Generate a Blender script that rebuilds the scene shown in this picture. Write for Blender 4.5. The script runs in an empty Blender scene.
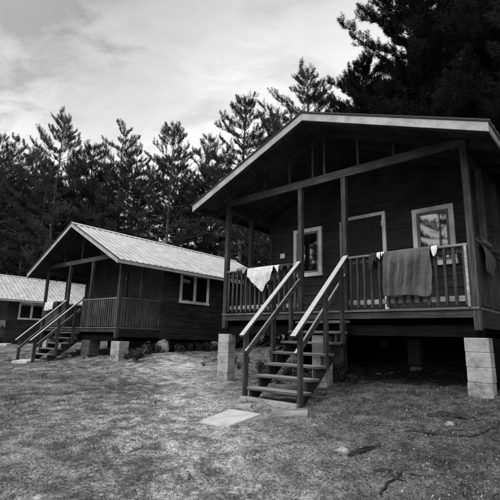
import bpy, bmesh, math, random
import numpy as np
from mathutils import Vector, Matrix, noise
R = math.radians
random.seed(7)
scene = bpy.context.scene
col = scene.collection
CAMZ = 1.3

# ------------------------------------------------------------------ materials
def new_mat(name):
    m = bpy.data.materials.new(name); m.use_nodes = True
    nt = m.node_tree
    b = nt.nodes['Principled BSDF']
    return m, nt, b

def ramp(nt, fac, stops):
    r = nt.nodes.new('ShaderNodeValToRGB')
    e = r.color_ramp.elements
    while len(e) < len(stops): e.new(0.5)
    for i, (p, v) in enumerate(stops):
        e[i].position = p; e[i].color = (v, v, v, 1)
    nt.links.new(fac, r.inputs['Fac'])
    return r.outputs['Color']

def tex(nt, scale, mapping=(1, 1, 1), detail=6, rough=.6, coord='Object', dist=0.0):
    tc = nt.nodes.new('ShaderNodeTexCoord'); mp = nt.nodes.new('ShaderNodeMapping')
    mp.inputs['Scale'].default_value = mapping
    nt.links.new(tc.outputs[coord], mp.inputs['Vector'])
    n = nt.nodes.new('ShaderNodeTexNoise')
    n.inputs['Scale'].default_value = scale; n.inputs['Detail'].default_value = detail
    n.inputs['Roughness'].default_value = rough; n.inputs['Distortion'].default_value = dist
    nt.links.new(mp.outputs['Vector'], n.inputs['Vector'])
    k = nt.nodes.new('ShaderNodeMapRange')          # noise huddles around one half: spread it out
    k.inputs['From Min'].default_value = .5 - .5 / 1.9; k.inputs['From Max'].default_value = .5 + .5 / 1.9
    nt.links.new(n.outputs['Fac'], k.inputs['Value'])
    return k.outputs['Result']

def mathn(nt, op, a, b=None, clamp=False):
    n = nt.nodes.new('ShaderNodeMath'); n.operation = op; n.use_clamp = clamp
    for i, v in enumerate((a, b)):
        if v is None: continue
        if isinstance(v, (int, float)): n.inputs[i].default_value = v
        else: nt.links.new(v, n.inputs[i])
    return n.outputs[0]

def mixv(nt, a, b, fac, mode='MIX'):
    n = nt.nodes.new('ShaderNodeMix'); n.data_type = 'RGBA'; n.blend_type = mode
    for i, v in ((0, fac), (6, a), (7, b)):
        if isinstance(v, (int, float)):
            n.inputs[i].default_value = v if i == 0 else (v, v, v, 1)
        else: nt.links.new(v, n.inputs[i])
    return n.outputs[2]

def bump(nt, b, h, strength=.4, dist=.01):
    n = nt.nodes.new('ShaderNodeBump'); n.inputs['Strength'].default_value = strength
    n.inputs['Distance'].default_value = dist
    nt.links.new(h, n.inputs['Height']); nt.links.new(n.outputs['Normal'], b.inputs['Normal'])

def wood(name, lo, hi, axis='x', rough=.7, top=None, spec=.12, wear=.55):
    """weathered lumber: grain stretched along one axis, blotches, optional paler top faces"""
    m, nt, b = new_mat(name)
    mp = {'x': (1, 18, 18), 'y': (18, 1, 18), 'z': (18, 18, 1)}[axis]
    g = tex(nt, 2.2, mp, 5, .65)
    bl = tex(nt, 1.7, (1, 1, 1), 4, .6)
    c = ramp(nt, g, [(.3, lo), (.7, hi)])
    c = mixv(nt, c, ramp(nt, bl, [(.3, .55), (.72, 1.25)]), .8, 'MULTIPLY')
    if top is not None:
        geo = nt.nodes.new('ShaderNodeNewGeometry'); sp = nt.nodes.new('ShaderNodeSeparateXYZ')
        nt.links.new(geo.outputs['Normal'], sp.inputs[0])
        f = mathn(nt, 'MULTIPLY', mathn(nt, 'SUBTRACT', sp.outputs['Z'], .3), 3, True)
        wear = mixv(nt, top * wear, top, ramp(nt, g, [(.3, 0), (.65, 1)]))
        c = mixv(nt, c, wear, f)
    nt.links.new(c, b.inputs['Base Color'])
    b.inputs['Roughness'].default_value = rough
    b.inputs['Specular IOR Level'].default_value = spec
    bump(nt, b, g, .35, .004)
    return m

M = {}
M['siding'] = wood('dark_stained_siding', .020, .040, 'x', .65)
M['siding_side'] = wood('dark_stained_siding_side', .018, .042, 'y', .65)
M['post'] = wood('stained_post', .028, .066, 'z')
M['beam'] = wood('stained_beam', .034, .07, 'x')
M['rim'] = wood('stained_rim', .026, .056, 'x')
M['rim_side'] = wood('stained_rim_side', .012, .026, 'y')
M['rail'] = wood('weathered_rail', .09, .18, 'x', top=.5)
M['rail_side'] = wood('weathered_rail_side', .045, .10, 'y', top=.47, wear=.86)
M['pale_rail'] = wood('pale_kick_rail', .2, .34, 'x')
M['bal'] = wood('stained_baluster', .03, .07, 'z')
M['bal_pale'] = wood('weathered_baluster', .04, .10, 'z')
M['soffit'] = wood('dark_soffit', .02, .045, 'y')
M['tread'] = wood('stair_tread', .07, .13, 'x', top=.30)
M['stringer'] = wood('stair_stringer', .018, .036, 'y')
M['deckboard'] = wood('deck_board', .08, .15, 'x')
M['plank'] = wood('grey_plank', .2, .34, 'x')
M['bark'] = wood('tree_bark', .06, .15, 'z', .9)
M['girder'] = wood('shade_black_girder', .005, .010, 'x', 1.0, spec=.03)  # near-black colour stands in for the shade under the deck
M['bark_dark'] = wood('dark_tree_bark', .010, .022, 'z', .9)
M['dark_trim'] = wood('dark_trim', .03, .05, 'z')
M['drystick'] = wood('dry_stick', .05, .11, 'x', .9)
M['deadbark'] = wood('fallen_bark', .014, .045, 'x', .9)
M['trim'] = wood('white_trim', .70, .82, 'z', .55)
M['trim_white'] = wood('white_vinyl_trim', .62, .74, 'z', .45)
M['sash'] = wood('grey_sash', .16, .24, 'z', .5)

def plain(name, v, rough=.8, metal=0, spec=.4, var=.25, scale=30):
    m, nt, b = new_mat(name)
    t = tex(nt, scale, (1, 1, 1), 5, .6)
    c = ramp(nt, t, [(.3, v * (1 - var)), (.7, v * (1 + var))])
    nt.links.new(c, b.inputs['Base Color'])
    b.inputs['Roughness'].default_value = rough; b.inputs['Metallic'].default_value = metal
    b.inputs['Specular IOR Level'].default_value = spec
    return m
M['fascia'] = plain('pale_fascia', .35, .6, var=.2, scale=4)
M['fascia_side'] = plain('pale_fascia_side', .46, .6, var=.13, scale=2.5)
M['drip'] = plain('dark_metal_edge', .025, .4, .5)
M['handle'] = plain('door_handle_metal', .5, .3, .8)
M['door'] = plain('dark_screen_door', .008, .7, var=.4, scale=8)
M['notice'] = plain('white_paper', .75, .6, var=.05)
M['ink'] = plain('dark_ink', .03)

def glass_mat():
    m, nt, b = new_mat('dark_window_glass')
    n = tex(nt, 1.5, (1, 1, 1), 2)
    nt.links.new(ramp(nt, n, [(.3, .004), (.7, .010)]), b.inputs['Base Color'])
    b.inputs['Roughness'].default_value = .03
    b.inputs['IOR'].default_value = 2.3
    bump(nt, b, n, .008, .02)
    return m
M['glass'] = glass_mat()

def roof_mat():
    m, nt, b = new_mat('ribbed_metal_roof')
    st = tex(nt, 1.2, (.5, 6, .5), 4, .6); sp = tex(nt, 3.0, (1, 1, 1), 6, .65)
    c = ramp(nt, st, [(.2, .47), (.8, .57)])
    c = mixv(nt, c, ramp(nt, sp, [(.3, .72), (.7, 1.1)]), .7, 'MULTIPLY')
    nt.links.new(c, b.inputs['Base Color'])
    b.inputs['Metallic'].default_value = .12
    nt.links.new(ramp(nt, sp, [(.3, .38), (.7, .6)]), b.inputs['Roughness'])
    return m
M['roof'] = roof_mat()

def block_mat():
    m, nt, b = new_mat('concrete_block')
    a = tex(nt, 5, (1, 1, 1), 6, .65); f = tex(nt, 90, (1, 1, 1), 3, .7)
    c = ramp(nt, a, [(.2, .17), (.5, .33), (.8, .43)])
    c = mixv(nt, c, ramp(nt, f, [(.2, .82), (.7, 1.06)]), .8, 'MULTIPLY')
    # damp, soil-splashed foot (the block stands in the earth)
    tc = nt.nodes.new('ShaderNodeTexCoord'); sep = nt.nodes.new('ShaderNodeSeparateXYZ')
    nt.links.new(tc.outputs['Object'], sep.inputs[0])
    hh = mathn(nt, 'ADD', sep.outputs['Z'], mathn(nt, 'MULTIPLY', a, .25))
    c = mixv(nt, c, ramp(nt, hh, [(.12, .5), (.36, 1.0)]), .85, 'MULTIPLY')
    nt.links.new(c, b.inputs['Base Color']); b.inputs['Roughness'].default_value = .95
    bump(nt, b, f, .5, .006)
    return m
M['block'] = block_mat()
M['block_shaded'] = plain('shade_dark_block', .07, .95, scale=12)  # block colour darkened to paint in the shade under the cabins
def slab_mat():
    m, nt, b = new_mat('weathered_slab')
    a = tex(nt, 3.5, (1, 1, 1), 7, .65); f = tex(nt, 70, (1, 1, 1), 3, .7)
    c = ramp(nt, a, [(.2, .38), (.55, .52), (.8, .58)])
    c = mixv(nt, c, ramp(nt, f, [(.3, .75), (.6, 1.08)]), .8, 'MULTIPLY')
    nt.links.new(c, b.inputs['Base Color']); b.inputs['Roughness'].default_value = .9
    bump(nt, b, f, .4, .004)
    return m
M['concrete'] = slab_mat()

def cloth_mat(name, v, weave=160):
    m, nt, b = new_mat(name)
    a = tex(nt, 4, (1, 1, 1), 5, .6); f = tex(nt, weave, (1, 1, 1), 2)
    c = ramp(nt, a, [(.3, v * .8), (.7, v * 1.1)])
    c = mixv(nt, c, ramp(nt, f, [(.35, .8), (.65, 1.05)]), .7, 'MULTIPLY')
    nt.links.new(c, b.inputs['Base Color']); b.inputs['Roughness'].default_value = .95
    b.inputs['Sheen Weight'].default_value = .2
    w2 = tex(nt, 11, (1, 1, .6), 4, .6, dist=.8)
    bump(nt, b, mathn(nt, 'ADD', mathn(nt, 'MULTIPLY', w2, 1.0), mathn(nt, 'MULTIPLY', f, .12)), .8, .03)
    return m
M['cloth_white'] = cloth_mat('white_cotton', .72)
M['cloth_grey'] = cloth_mat('charcoal_terry', .10)
M['cloth_black'] = cloth_mat('black_fleece', .012)
M['cloth_mid'] = cloth_mat('grey_cotton', .3)

def stone_mat(name, v):
    m, nt, b = new_mat(name)
    a = tex(nt, 9, (1, 1, 1), 7, .65)
    c = ramp(nt, a, [(.3, v * .55), (.7, v * 1.2)])
    nt.links.new(c, b.inputs['Base Color']); b.inputs['Roughness'].default_value = .9
    bump(nt, b, a, .5, .02)
    return m
M['stone'] = stone_mat('pale_stone', .34); M['rock'] = stone_mat('grey_rock', .28)

def leaf_mat(name, v, clump=.8, trans=.25):
    m, nt, b = new_mat(name)
    nt.nodes.remove(b)
    out = nt.nodes['Material Output']
    n = tex(nt, clump, (1, 1, 1), 3, .6)
    fine = tex(nt, 14, (1, 1, 1), 1)
    oi = nt.nodes.new('ShaderNodeObjectInfo')
    c = ramp(nt, n, [(.3, v * .5), (.7, v * 1.5)])
    c = mixv(nt, c, ramp(nt, fine, [(.3, .55), (.7, 1.45)]), .8, 'MULTIPLY')
    c = mixv(nt, c, ramp(nt, oi.outputs['Random'], [(0, .75), (1, 1.25)]), 1.0, 'MULTIPLY')
    d = nt.nodes.new('ShaderNodeBsdfDiffuse'); t = nt.nodes.new('ShaderNodeBsdfTranslucent')
    mx = nt.nodes.new('ShaderNodeMixShader'); mx.inputs[0].default_value = trans
    nt.links.new(c, d.inputs['Color']); nt.links.new(c, t.inputs['Color'])
    nt.links.new(d.outputs[0], mx.inputs[1]); nt.links.new(t.outputs[0], mx.inputs[2])
    nt.links.new(mx.outputs[0], out.inputs['Surface'])
    return m
M['needles'] = leaf_mat('pine_needles', .058, trans=.15)
M['needles_dark'] = leaf_mat('dark_pine_needles', .020)
M['weed'] = leaf_mat('weed_leaves', .07, 1.5)
M['weed_leaf'] = leaf_mat('broad_weed_leaves', .11, 3)
M['grass'] = leaf_mat('dry_grass', .30, 1.6)
M['litter'] = leaf_mat('leaf_litter', .22, 3, .0)
M['litter_dark'] = leaf_mat('dark_leaf_litter', .05, 3, .0)
M['crumb'] = leaf_mat('soil_crumbs', .12, 2, .0)
M['chips'] = leaf_mat('pale_pebbles', .34, 3, .0)

# ------------------------------------------------------------------ mesh helpers
def link(name, mesh, parent=None):
    o = bpy.data.objects.new(name, mesh); col.objects.link(o)
    if parent is not None: o.parent = parent
    return o

def tag(o, label=None, cat=None, group=None, kind=None):
    if label: o['label'] = label
    if cat: o['category'] = cat
    if group: o['group'] = group
    if kind: o['kind'] = kind
    return o

def empty(name, loc, rz=0):
    o = bpy.data.objects.new(name, None); col.objects.link(o)
    o.location = loc; o.rotation_euler = (0, 0, rz); o.empty_display_size = .3
    return o

class MB:
    """collects boxes, prisms and tubes; build() links them as ONE mesh object"""
    def __init__(self): self.v = []; self.f = []
    def poly(self, vs, fs):
        n = len(self.v); self.v += [tuple(p) for p in vs]; self.f += [tuple(i + n for i in f) for f in fs]
        return self
    def box(self, x0, x1, y0, y1, z0, z1):
        return self.poly([(x0, y0, z0), (x1, y0, z0), (x1, y1, z0), (x0, y1, z0), (x0, y0, z1), (x1, y0, z1), (x1, y1, z1), (x0, y1, z1)],
                  [(0, 3, 2, 1), (4, 5, 6, 7), (0, 1, 5, 4), (1, 2, 6, 5), (2, 3, 7, 6), (3, 0, 4, 7)])
    def prism(self, outline, axis, a, b):
        """outline: 2-D points; axis 'x' -> (y,z), 'y' -> (x,z)"""
        n = len(outline)
        if axis == 'x': vs = [(a, p, q) for p, q in outline] + [(b, p, q) for p, q in outline]
        else: vs = [(p, a, q) for p, q in outline] + [(p, b, q) for p, q in outline]
        fs = [tuple(range(n)), tuple(range(2 * n - 1, n - 1, -1))] + [(i, i + n, (i + 1) % n + n, (i + 1) % n) for i in range(n)]
        return self.poly(vs, fs)
    def bar(self, p, q, w, h, up=(0, 0, 1)):
        p, q = Vector(p), Vector(q); d = (q - p).normalized()
        s = d.cross(Vector(up)).normalized(); u = s.cross(d)
        vs = []
        for c in (p, q):
            for i, j in ((-1, -1), (1, -1), (1, 1), (-1, 1)): vs.append(c + s * (i * w / 2) + u * (j * h / 2))
        return self.poly(vs, [(0, 1, 2, 3), (7, 6, 5, 4), (0, 4, 5, 1), (1, 5, 6, 2), (2, 6, 7, 3), (3, 7, 4, 0)])
    def tube(self, pts, rads, n=6):
        vs = []; fs = []
        pts = [Vector(p) for p in pts]
        for k, p in enumerate(pts):
            d = (pts[min(k + 1, len(pts) - 1)] - pts[max(k - 1, 0)]).normalized()
            s = d.cross(Vector((.31, .87, .38))).normalized(); u = s.cross(d)
            for i in range(n):
                a = 2 * math.pi * i / n
                vs.append(p + (s * math.cos(a) + u * math.sin(a)) * rads[k])
        for k in range(len(pts) - 1):
            for i in range(n):
                fs.append((k * n + i, k * n + (i + 1) % n, (k + 1) * n + (i + 1) % n, (k + 1) * n + i))
        fs.append(tuple(range(n - 1, -1, -1))); fs.append(tuple(range((len(pts) - 1) * n, len(pts) * n)))
        return self.poly(vs, fs)
    def build(self, name, mat, parent=None, bevel=0, smooth=False):
        me = bpy.data.meshes.new(name); me.from_pydata(self.v, [], self.f)
        bm = bmesh.new(); bm.from_mesh(me)
        bmesh.ops.recalc_face_normals(bm, faces=bm.faces)
        if bevel: bmesh.ops.bevel(bm, geom=bm.edges[:], offset=bevel, segments=1, affect='EDGES')
        bm.to_mesh(me); bm.free()
        if smooth:
            for p in me.polygons: p.use_smooth = True
        me.materials.append(mat)
        return link(name, me, parent)

def tri_mesh(name, verts, mat, per=3):
    """verts: (n*per,3) array, each run of `per` verts one face"""
    verts = np.asarray(verts, np.float32).reshape(-1, 3); n = len(verts)
    me = bpy.data.meshes.new(name)
    me.vertices.add(n); me.vertices.foreach_set('co', verts.ravel())
    me.loops.add(n); me.loops.foreach_set('vertex_index', np.arange(n, dtype=np.int32))
    me.polygons.add(n // per)
    me.polygons.foreach_set('loop_start', np.arange(0, n, per, dtype=np.int32))
    me.update(calc_edges=True)
    me.materials.append(mat)
    return me

# ------------------------------------------------------------------ terrain
ctrl = [(0, 0, .02), (-3, 3, .08), (3, 3, .17), (-.2, 3.5, .14), (.3, 6.5, .385), (.0, 5.6, .31), (3.1, 5.9, .585), (-.5, 9.2, .432), (1.4, 8.0, .53),
        (2.6, 12.6, .55), (3.6, 14.2, .95), (5.6, 13.0, 1.25), (7.4, 11.0, 1.2), (5.2, 15.8, 1.5), (-3.9, 13, .57), (-6.7, 13.9, .44), (-13.8, 24.2, .66), (-1.2, 16.3, .86), (-2.95, 14.2, .80),
        (5.8, 4.6, .68), (8, 9, .95), (-10, 6, .12), (-14, 14, .3), (-20, 20, .5), (-3, 30, 1.1), (10, 25, 1.3), (-22, 34, 1.0), (-10, 20, .62), (-3, 8, .34), (6, 0, .2), (-8, -4, -.1), (6, -6, -.1), (16, 12, 1.1)]
_P = np.array(ctrl, float)
def _tps_k(d2): return np.where(d2 > 1e-9, .5 * d2 * np.log(np.maximum(d2, 1e-9)), 0)
def _tps_fit():
    n = len(_P); d2 = ((_P[:, None, :2] - _P[None, :, :2]) ** 2).sum(-1)
    A = np.zeros((n + 3, n + 3)); A[:n, :n] = _tps_k(d2) + np.eye(n) * .3
    A[:n, n] = 1; A[:n, n + 1:] = _P[:, :2]; A[n, :n] = 1; A[n + 1:, :n] = _P[:, :2].T
    return np.linalg.solve(A, np.concatenate([_P[:, 2], np.zeros(3)]))
_W = _tps_fit()
def height_base(x, y):
    x = np.asarray(x, float); y = np.asarray(y, float)
    d2 = (x[..., None] - _P[:, 0]) ** 2 + (y[..., None] - _P[:, 1]) ** 2
    n = len(_P)
    h = (_tps_k(d2) * _W[:n]).sum(-1) + _W[n] + _W[n + 1] * x + _W[n + 2] * y
    r = np.hypot(x + 2, y - 14); t = np.clip((r - 20) / 22, 0, 1); t = t * t * (3 - 2 * t)
    return h * (1 - t) + .9 * t
def height(x, y):
    h = float(height_base(np.array([x]), np.array([y]))[0])
    return h + rough(x, y)
def rough(x, y):
    return (1 - math.exp(-((x + .2) ** 2 + (y - 5.6) ** 2) / .45)) * (.045 * noise.noise((x * .6, y * .6, 1.7)) + .032 * noise.noise((x * 1.9, y * 1.9, 4.1)) + .026 * noise.noise((x * 4.5, y * 4.5, 9.3)) + .014 * noise.noise((x * 11, y * 11, 2.7)))

def axis_lines(lo, hi, step, far):
    a = list(np.arange(lo, hi + 1e-6, step)); s = step; l = lo; left = []
    while l > -far: s *= 1.35; l -= s; left.append(l)
    s = step; h = hi; right = []
    while h < far: s *= 1.35; h += s; right.append(h)
    return np.array(left[::-1] + a + right)
gx = axis_lines(-10, 6.5, .042, 500); gy = axis_lines(2.2, 14, .042, 500)
X, Y = np.meshgrid(gx, gy)
Z = height_base(X.ravel(), Y.ravel())
Z = Z + np.array([rough(a, b) if -60 < a < 40 and -30 < b < 60 else 0 for a, b in zip(X.ravel(), Y.ravel())])
nx, ny = len(gx), len(gy)
me = bpy.data.meshes.new('ground')
me.vertices.add(nx * ny); me.vertices.foreach_set('co', np.stack([X.ravel(), Y.ravel(), Z], 1).astype(np.float32).ravel())
ii = (np.arange(ny - 1)[:, None] * nx + np.arange(nx - 1)[None, :]).ravel()
quads = np.stack([ii, ii + 1, ii + 1 + nx, ii + nx], 1).astype(np.int32)
me.loops.add(quads.size); me.loops.foreach_set('vertex_index', quads.ravel())
me.polygons.add(len(quads)); me.polygons.foreach_set('loop_start', np.arange(0, quads.size, 4, dtype=np.int32))
me.polygons.foreach_set('use_smooth', np.ones(len(quads), bool))
me.update(calc_edges=True)
def gz(x, y):
    """height of the finished ground sheet at arrays x, y (bilinear in the grid)"""
    x = np.atleast_1d(np.asarray(x, float)); y = np.atleast_1d(np.asarray(y, float))
    i = np.clip(np.searchsorted(gx, x) - 1, 0, nx - 2); j = np.clip(np.searchsorted(gy, y) - 1, 0, ny - 2)
    u = (x - gx[i]) / (gx[i + 1] - gx[i]); v = (y - gy[j]) / (gy[j + 1] - gy[j])
    Zg = Z.reshape(ny, nx)
    return (Zg[j, i] * (1 - u) + Zg[j, i + 1] * u) * (1 - v) + (Zg[j + 1, i] * (1 - u) + Zg[j + 1, i + 1] * u) * v
def gz1(x, y): return float(gz(x, y)[0])

def ground_mat():
    m, nt, b = new_mat('trodden_sandy_soil')
    tcg = nt.nodes.new('ShaderNodeTexCoord'); sg = nt.nodes.new('ShaderNodeSeparateXYZ'); nt.links.new(tcg.outputs['Object'], sg.inputs[0])
    big = tex(nt, .55, (1, 1, 1), 6, .62, dist=.1)
    mid = tex(nt, 4.2, (1, 1, 1), 9, .74)
    fine = tex(nt, 30, (1, 1, 1), 5, .8)
    vf = tex(nt, 120, (1, 1, 1), 3, .8)
    c = ramp(nt, mid, [(.14, .09), (.40, .21), (.6, .42), (.85, .62)])
    c = mixv(nt, c, ramp(nt, big, [(.2, .5), (.5, .92), (.75, 1.3)]), .9, 'MULTIPLY')
    c = mixv(nt, c, ramp(nt, fine, [(.3, .25), (.5, .95), (.72, 1.5)]), .85, 'MULTIPLY')
    c = mixv(nt, c, ramp(nt, vf, [(.15, .4), (.75, 1.4)]), .8, 'MULTIPLY')
    # the path worn from the stair foot toward the lower left
    pu = mathn(nt, 'ADD', mathn(nt, 'ADD', sg.outputs['X'], mathn(nt, 'MULTIPLY', sg.outputs['Y'], .22)), -.72)
    pu = mathn(nt, 'ABSOLUTE', mathn(nt, 'ADD', pu, mathn(nt, 'MULTIPLY', mathn(nt, 'SUBTRACT', mid, .5), 1.4)))
    c = mixv(nt, c, ramp(nt, mathn(nt, 'MULTIPLY', pu, .5), [(.1, 1.65), (.75, .86)]), 1.0, 'MULTIPLY')
    # fallen needles with pine shade painted in: soil darkens toward the right
    ndl_shade = mathn(nt, 'ADD', mathn(nt, 'MULTIPLY', sg.outputs['X'], .30), mathn(nt, 'MULTIPLY', mathn(nt, 'SUBTRACT', big, .5), 1.6))
    c = mixv(nt, c, ramp(nt, ndl_shade, [(.05, 1.0), (.40, .56), (.9, .36)]), 1.0, 'MULTIPLY')
    nt.links.new(c, b.inputs['Base Color'])
    b.inputs['Roughness'].default_value = 1; b.inputs['Specular IOR Level'].default_value = .1
    h = mathn(nt, 'ADD', mathn(nt, 'MULTIPLY', mid, .6), mathn(nt, 'MULTIPLY', fine, .5))
    bump(nt, b, h, .9, .05)
    return m
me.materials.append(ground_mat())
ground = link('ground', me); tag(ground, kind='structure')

# ------------------------------------------------------------------ cabins
def add_railing(cab, name, along, a, b, off, sgn, z1=.908, spacing=.13, bw=.042, mat_rail=None, bal=None, lowmat=None, proud=.0, skip_top=False):
    """railing part: top rail is the part mesh, bottom rail and balusters its sub-parts.
    along 'x' -> runs in X at y=off ; 'y' -> runs in Y at x=off ; sgn = outward direction"""
    bx = lambda mb, s0, s1, t0, t1, z0, zz: (mb.box(s0, s1, off + min(t0, t1) , off + max(t0, t1), z0, zz) if along == 'x'
                                             else mb.box(off + min(t0, t1), off + max(t0, t1), s0, s1, z0, zz))
    r = bx(MB(), a, b, sgn * .035, -sgn * .055, z1 - .036, z1).build(name, mat_rail, cab, .004)
    bx(MB(), a, b, -sgn * .012, -sgn * .05, .085, .165).build('bottom_rail', lowmat, r, .003)
    bx(MB(), a, b, -sgn * .012, -sgn * .05, z1 - .13, z1 - .045).build('upper_rail', lowmat if along == 'x' and False else bal, r, .003)
    n = max(2, round((b - a) / spacing)); st = (b - a) / n
    for k in range(n):
        c = a + (k + .5) * st + random.uniform(-.006, .006)
        t = random.uniform(-.004, .004)
        mb = MB(); h = random.uniform(-.008, .008)
        bx(mb, c - bw / 2, c + bw / 2, -sgn * .008, sgn * .026, .03 + h, z1 - .04)
        mb.build('baluster', bal, r, .003)
    return r

def window_part(cab, side, a, b, z0, z1, off, sgn, trim, tw=.09, mullion=False, sashw=.05, sashm=None):
    """window > pane, sash.  side 'x': in a wall facing y; 'y': wall facing x"""
    def bx(mb, s0, s1, t0, t1, q0, q1):
        t0, t1 = sorted((off + sgn * t0, off + sgn * t1))
        return mb.box(s0, s1, t0, t1, q0, q1) if side == 'x' else mb.box(t0, t1, s0, s1, q0, q1)
    f = MB()
    bx(f, a, a + tw, .0, .062, z0 + tw, z1 - tw); bx(f, b - tw, b, .0, .062, z0 + tw, z1 - tw)
    bx(f, a, b, .0, .066, z1 - tw, z1); bx(f, a - .015, b + .015, .0, .08, z0, z0 + tw)
    if mullion: c = (a + b) / 2; bx(f, c - tw * .45, c + tw * .45, .0, .058, z0 + tw, z1 - tw)
    w = f.build('window', trim, cab, .003)
    panes = [(a + tw, b - tw)] if not mullion else [(a + tw, c - tw * .45), (c + tw * .45, b - tw)]
    for p0, p1 in panes:
        s = MB(); q0, q1 = z0 + tw, z1 - tw; sw = sashw
        bx(s, p0, p0 + sw, .0, .046, q0 + sw, q1 - sw); bx(s, p1 - sw, p1, .0, .046, q0 + sw, q1 - sw)
        bx(s, p0, p1, .0, .048, q1 - sw, q1); bx(s, p0, p1, .0, .048, q0, q0 + sw)
        s.build('sash', sashm or M['sash'], w, .002)
        g = MB(); bx(g, p0 + sw, p1 - sw, .024, .030, q0 + sw, q1 - sw); g.build('pane', M['glass'], w)
    return w

def siding_courses(length_fn, z0, z1, exposure=.205):
    zs = []; z = z0
    while z < z1 - .02:
        zs.append((z, min(z + exposure, z1))); z += exposure
    return zs

def cabin(label, loc, yaw, D):
    cab = empty('cabin', loc, yaw); tag(cab, label, 'cabin')
    W, P, L, hb, fo, so, za, ze, x2, x3 = [D[k] for k in ('W', 'P', 'L', 'hb', 'fo', 'so', 'za', 'ze', 'x2', 'x3')]
    hr = .908; xc = W / 2; sl = (za - ze) / (xc + so)
    under = lambda x: za - .03 - sl * abs(x - xc)          # underside of roof sheathing
    bk = L + .45                                            # rear overhang
    # --- deck
    d = MB(); y = -.025
    while y < P - .02:
        d.box(-.0, W, y, min(y + .14, P - .004), -.034, 0); y += .146
    d.build('deck', M['deckboard'], cab, .003)
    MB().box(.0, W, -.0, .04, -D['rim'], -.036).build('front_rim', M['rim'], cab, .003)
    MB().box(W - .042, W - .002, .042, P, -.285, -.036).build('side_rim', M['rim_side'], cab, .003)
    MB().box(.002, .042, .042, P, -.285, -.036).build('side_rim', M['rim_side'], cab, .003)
    j = MB(); y = .45
    while y < L - .1:
        j.box(.05, W - .05, y, y + .04, -.24, -.037); y += .42
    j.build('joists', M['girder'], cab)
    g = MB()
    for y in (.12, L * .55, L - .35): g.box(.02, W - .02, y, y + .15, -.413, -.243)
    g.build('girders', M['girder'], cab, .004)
    # --- added blocker boards that keep daylight out of the crawl space
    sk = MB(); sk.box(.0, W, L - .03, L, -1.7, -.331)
    if D['block_light']:
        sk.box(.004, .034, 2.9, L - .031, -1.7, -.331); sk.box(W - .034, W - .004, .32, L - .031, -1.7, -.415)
    sk.build('light_blocker', M['girder'], cab)
    # --- posts
    for (x0, x1, y0, y1, zb) in ((.0, .09, -.004, .086, -.3), (x2 - .045, x2 + .045, .002, .092, 0.001), (x3 - .045, x3 + .045, .002, .092, .001), (W - .09, W, -.004, .086, -.32),
                                 (.0, .09, D['mid'] - .045, D['mid'] + .045, .001), (W - .09, W, D['mid'] - .045, D['mid'] + .045, .001)):
        top = hb - .003 if y0 < .1 else under((x0 + x1) / 2) - .1
        # the rim boards butt against the corner posts: the post stands a little proud
        MB().box(x0 - (.006 if x0 == 0 else 0), x1 + (.006 if x1 == W else 0), y0 - .004, y1, zb, top).build('post', M['post'], cab, .004)
    if D.get('sister'):
        MB().box(x3 - .085, x3 - .047, -.0, .085, .001, 1.56).build('rail_post', M['bal_pale'], cab, .003)
    xt = max(0, xc - (za - .045 - hb - .15) / sl); zt_ = min(hb + .15, under(0) - .015)
    ol = [(0, hb), (W, hb), (W, zt_)] + ([(W - xt, hb + .15), (xt, hb + .15)] if xt > 0 else []) + [(0, zt_)]
    MB().prism(ol, 'y', .0, .045).build('front_beam', M['beam'], cab, .004)
    for x in (.003, W - .093):
        MB().box(x, x + .09, .047, P, under(x + .045) - .24, under(x + .045) - .09).build('side_beam', M['soffit'], cab)
    # --- gable truss webs
    for x in D['webs']:
        MB().box(x - .022, x + .022, .006, .04, hb + .153, under(x) - .16).build('truss_web', M['soffit'], cab, .003)
    # --- walls with lapped siding
    zb = -.33
    def wall(axis, off, sgn, lo, hi, gable, mat, openings=()):
        mb = MB(); z = zb; top = (under(xc) - .01) if gable else under(lo if False else 0) - .005
        while z < top - .01:
            zt = min(z + .205, top)
            a0, b0, a1, b1 = lo, hi, lo, hi
            if gable:
                def ext(zz):
                    e = min(xc, (za - .035 - zz) / sl); return max(lo, xc - e), min(hi, xc + e)
                a0, b0 = ext(z); a1, b1 = ext(zt)
            o = lambda t: off + sgn * t
            if axis == 'x':
                vs = [(a0, off, z), (b0, off, z), (b0, o(.022), z), (a0, o(.022), z), (a1, off, zt), (b1, off, zt), (b1, o(.006), zt), (a1, o(.006), zt)]
            else:
                vs = [(off, a0, z), (off, b0, z), (o(.022), b0, z), (o(.022), a0, z), (off, a1, zt), (off, b1, zt), (o(.006), b1, zt), (o(.006), a1, zt)]
            mb.poly(vs, [(0, 1, 2, 3), (4, 5, 6, 7), (0, 1, 5, 4), (2, 3, 7, 6), (0, 3, 7, 4), (1, 2, 6, 5)])
            z = zt
        # sheathing behind the boards
        if axis == 'x' and gable:
            e = (za - .035 - zb) / sl
            tp = under(0) - .005
            mb.prism([(lo, zb), (hi, zb), (hi, tp), (xc, za - .04), (lo, tp)], 'y', off - sgn * .002, off - sgn * .09)
        else:
            t0, t1 = sorted((off - sgn * .002, off - sgn * .09))
            mb.box(t0, t1, lo + .1, hi - .1, zb, top)
        return mb.build('wall', mat, cab)
    wall('x', P, -1, .0, W, True, M['siding'])
    wall('x', L, 1, .0, W, True, M['siding'])
    wall('y', W, 1, P, L, False, M['siding_side'])
    wall('y', 0, -1, P, L, False, M['siding_side'])
    for x0, x1, y0, y1 in ((-.03, .07, P - .032, P - .0245), (W - .07, W + .03, P - .032, P - .0245), (W + .0245, W + .032, P - .03, P + .08), (-.032, -.0245, P - .03, P + .08)):
        MB().box(x0, x1, y0, y1, zb, under(0) - .03).build('corner_board', M['soffit'], cab)
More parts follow.
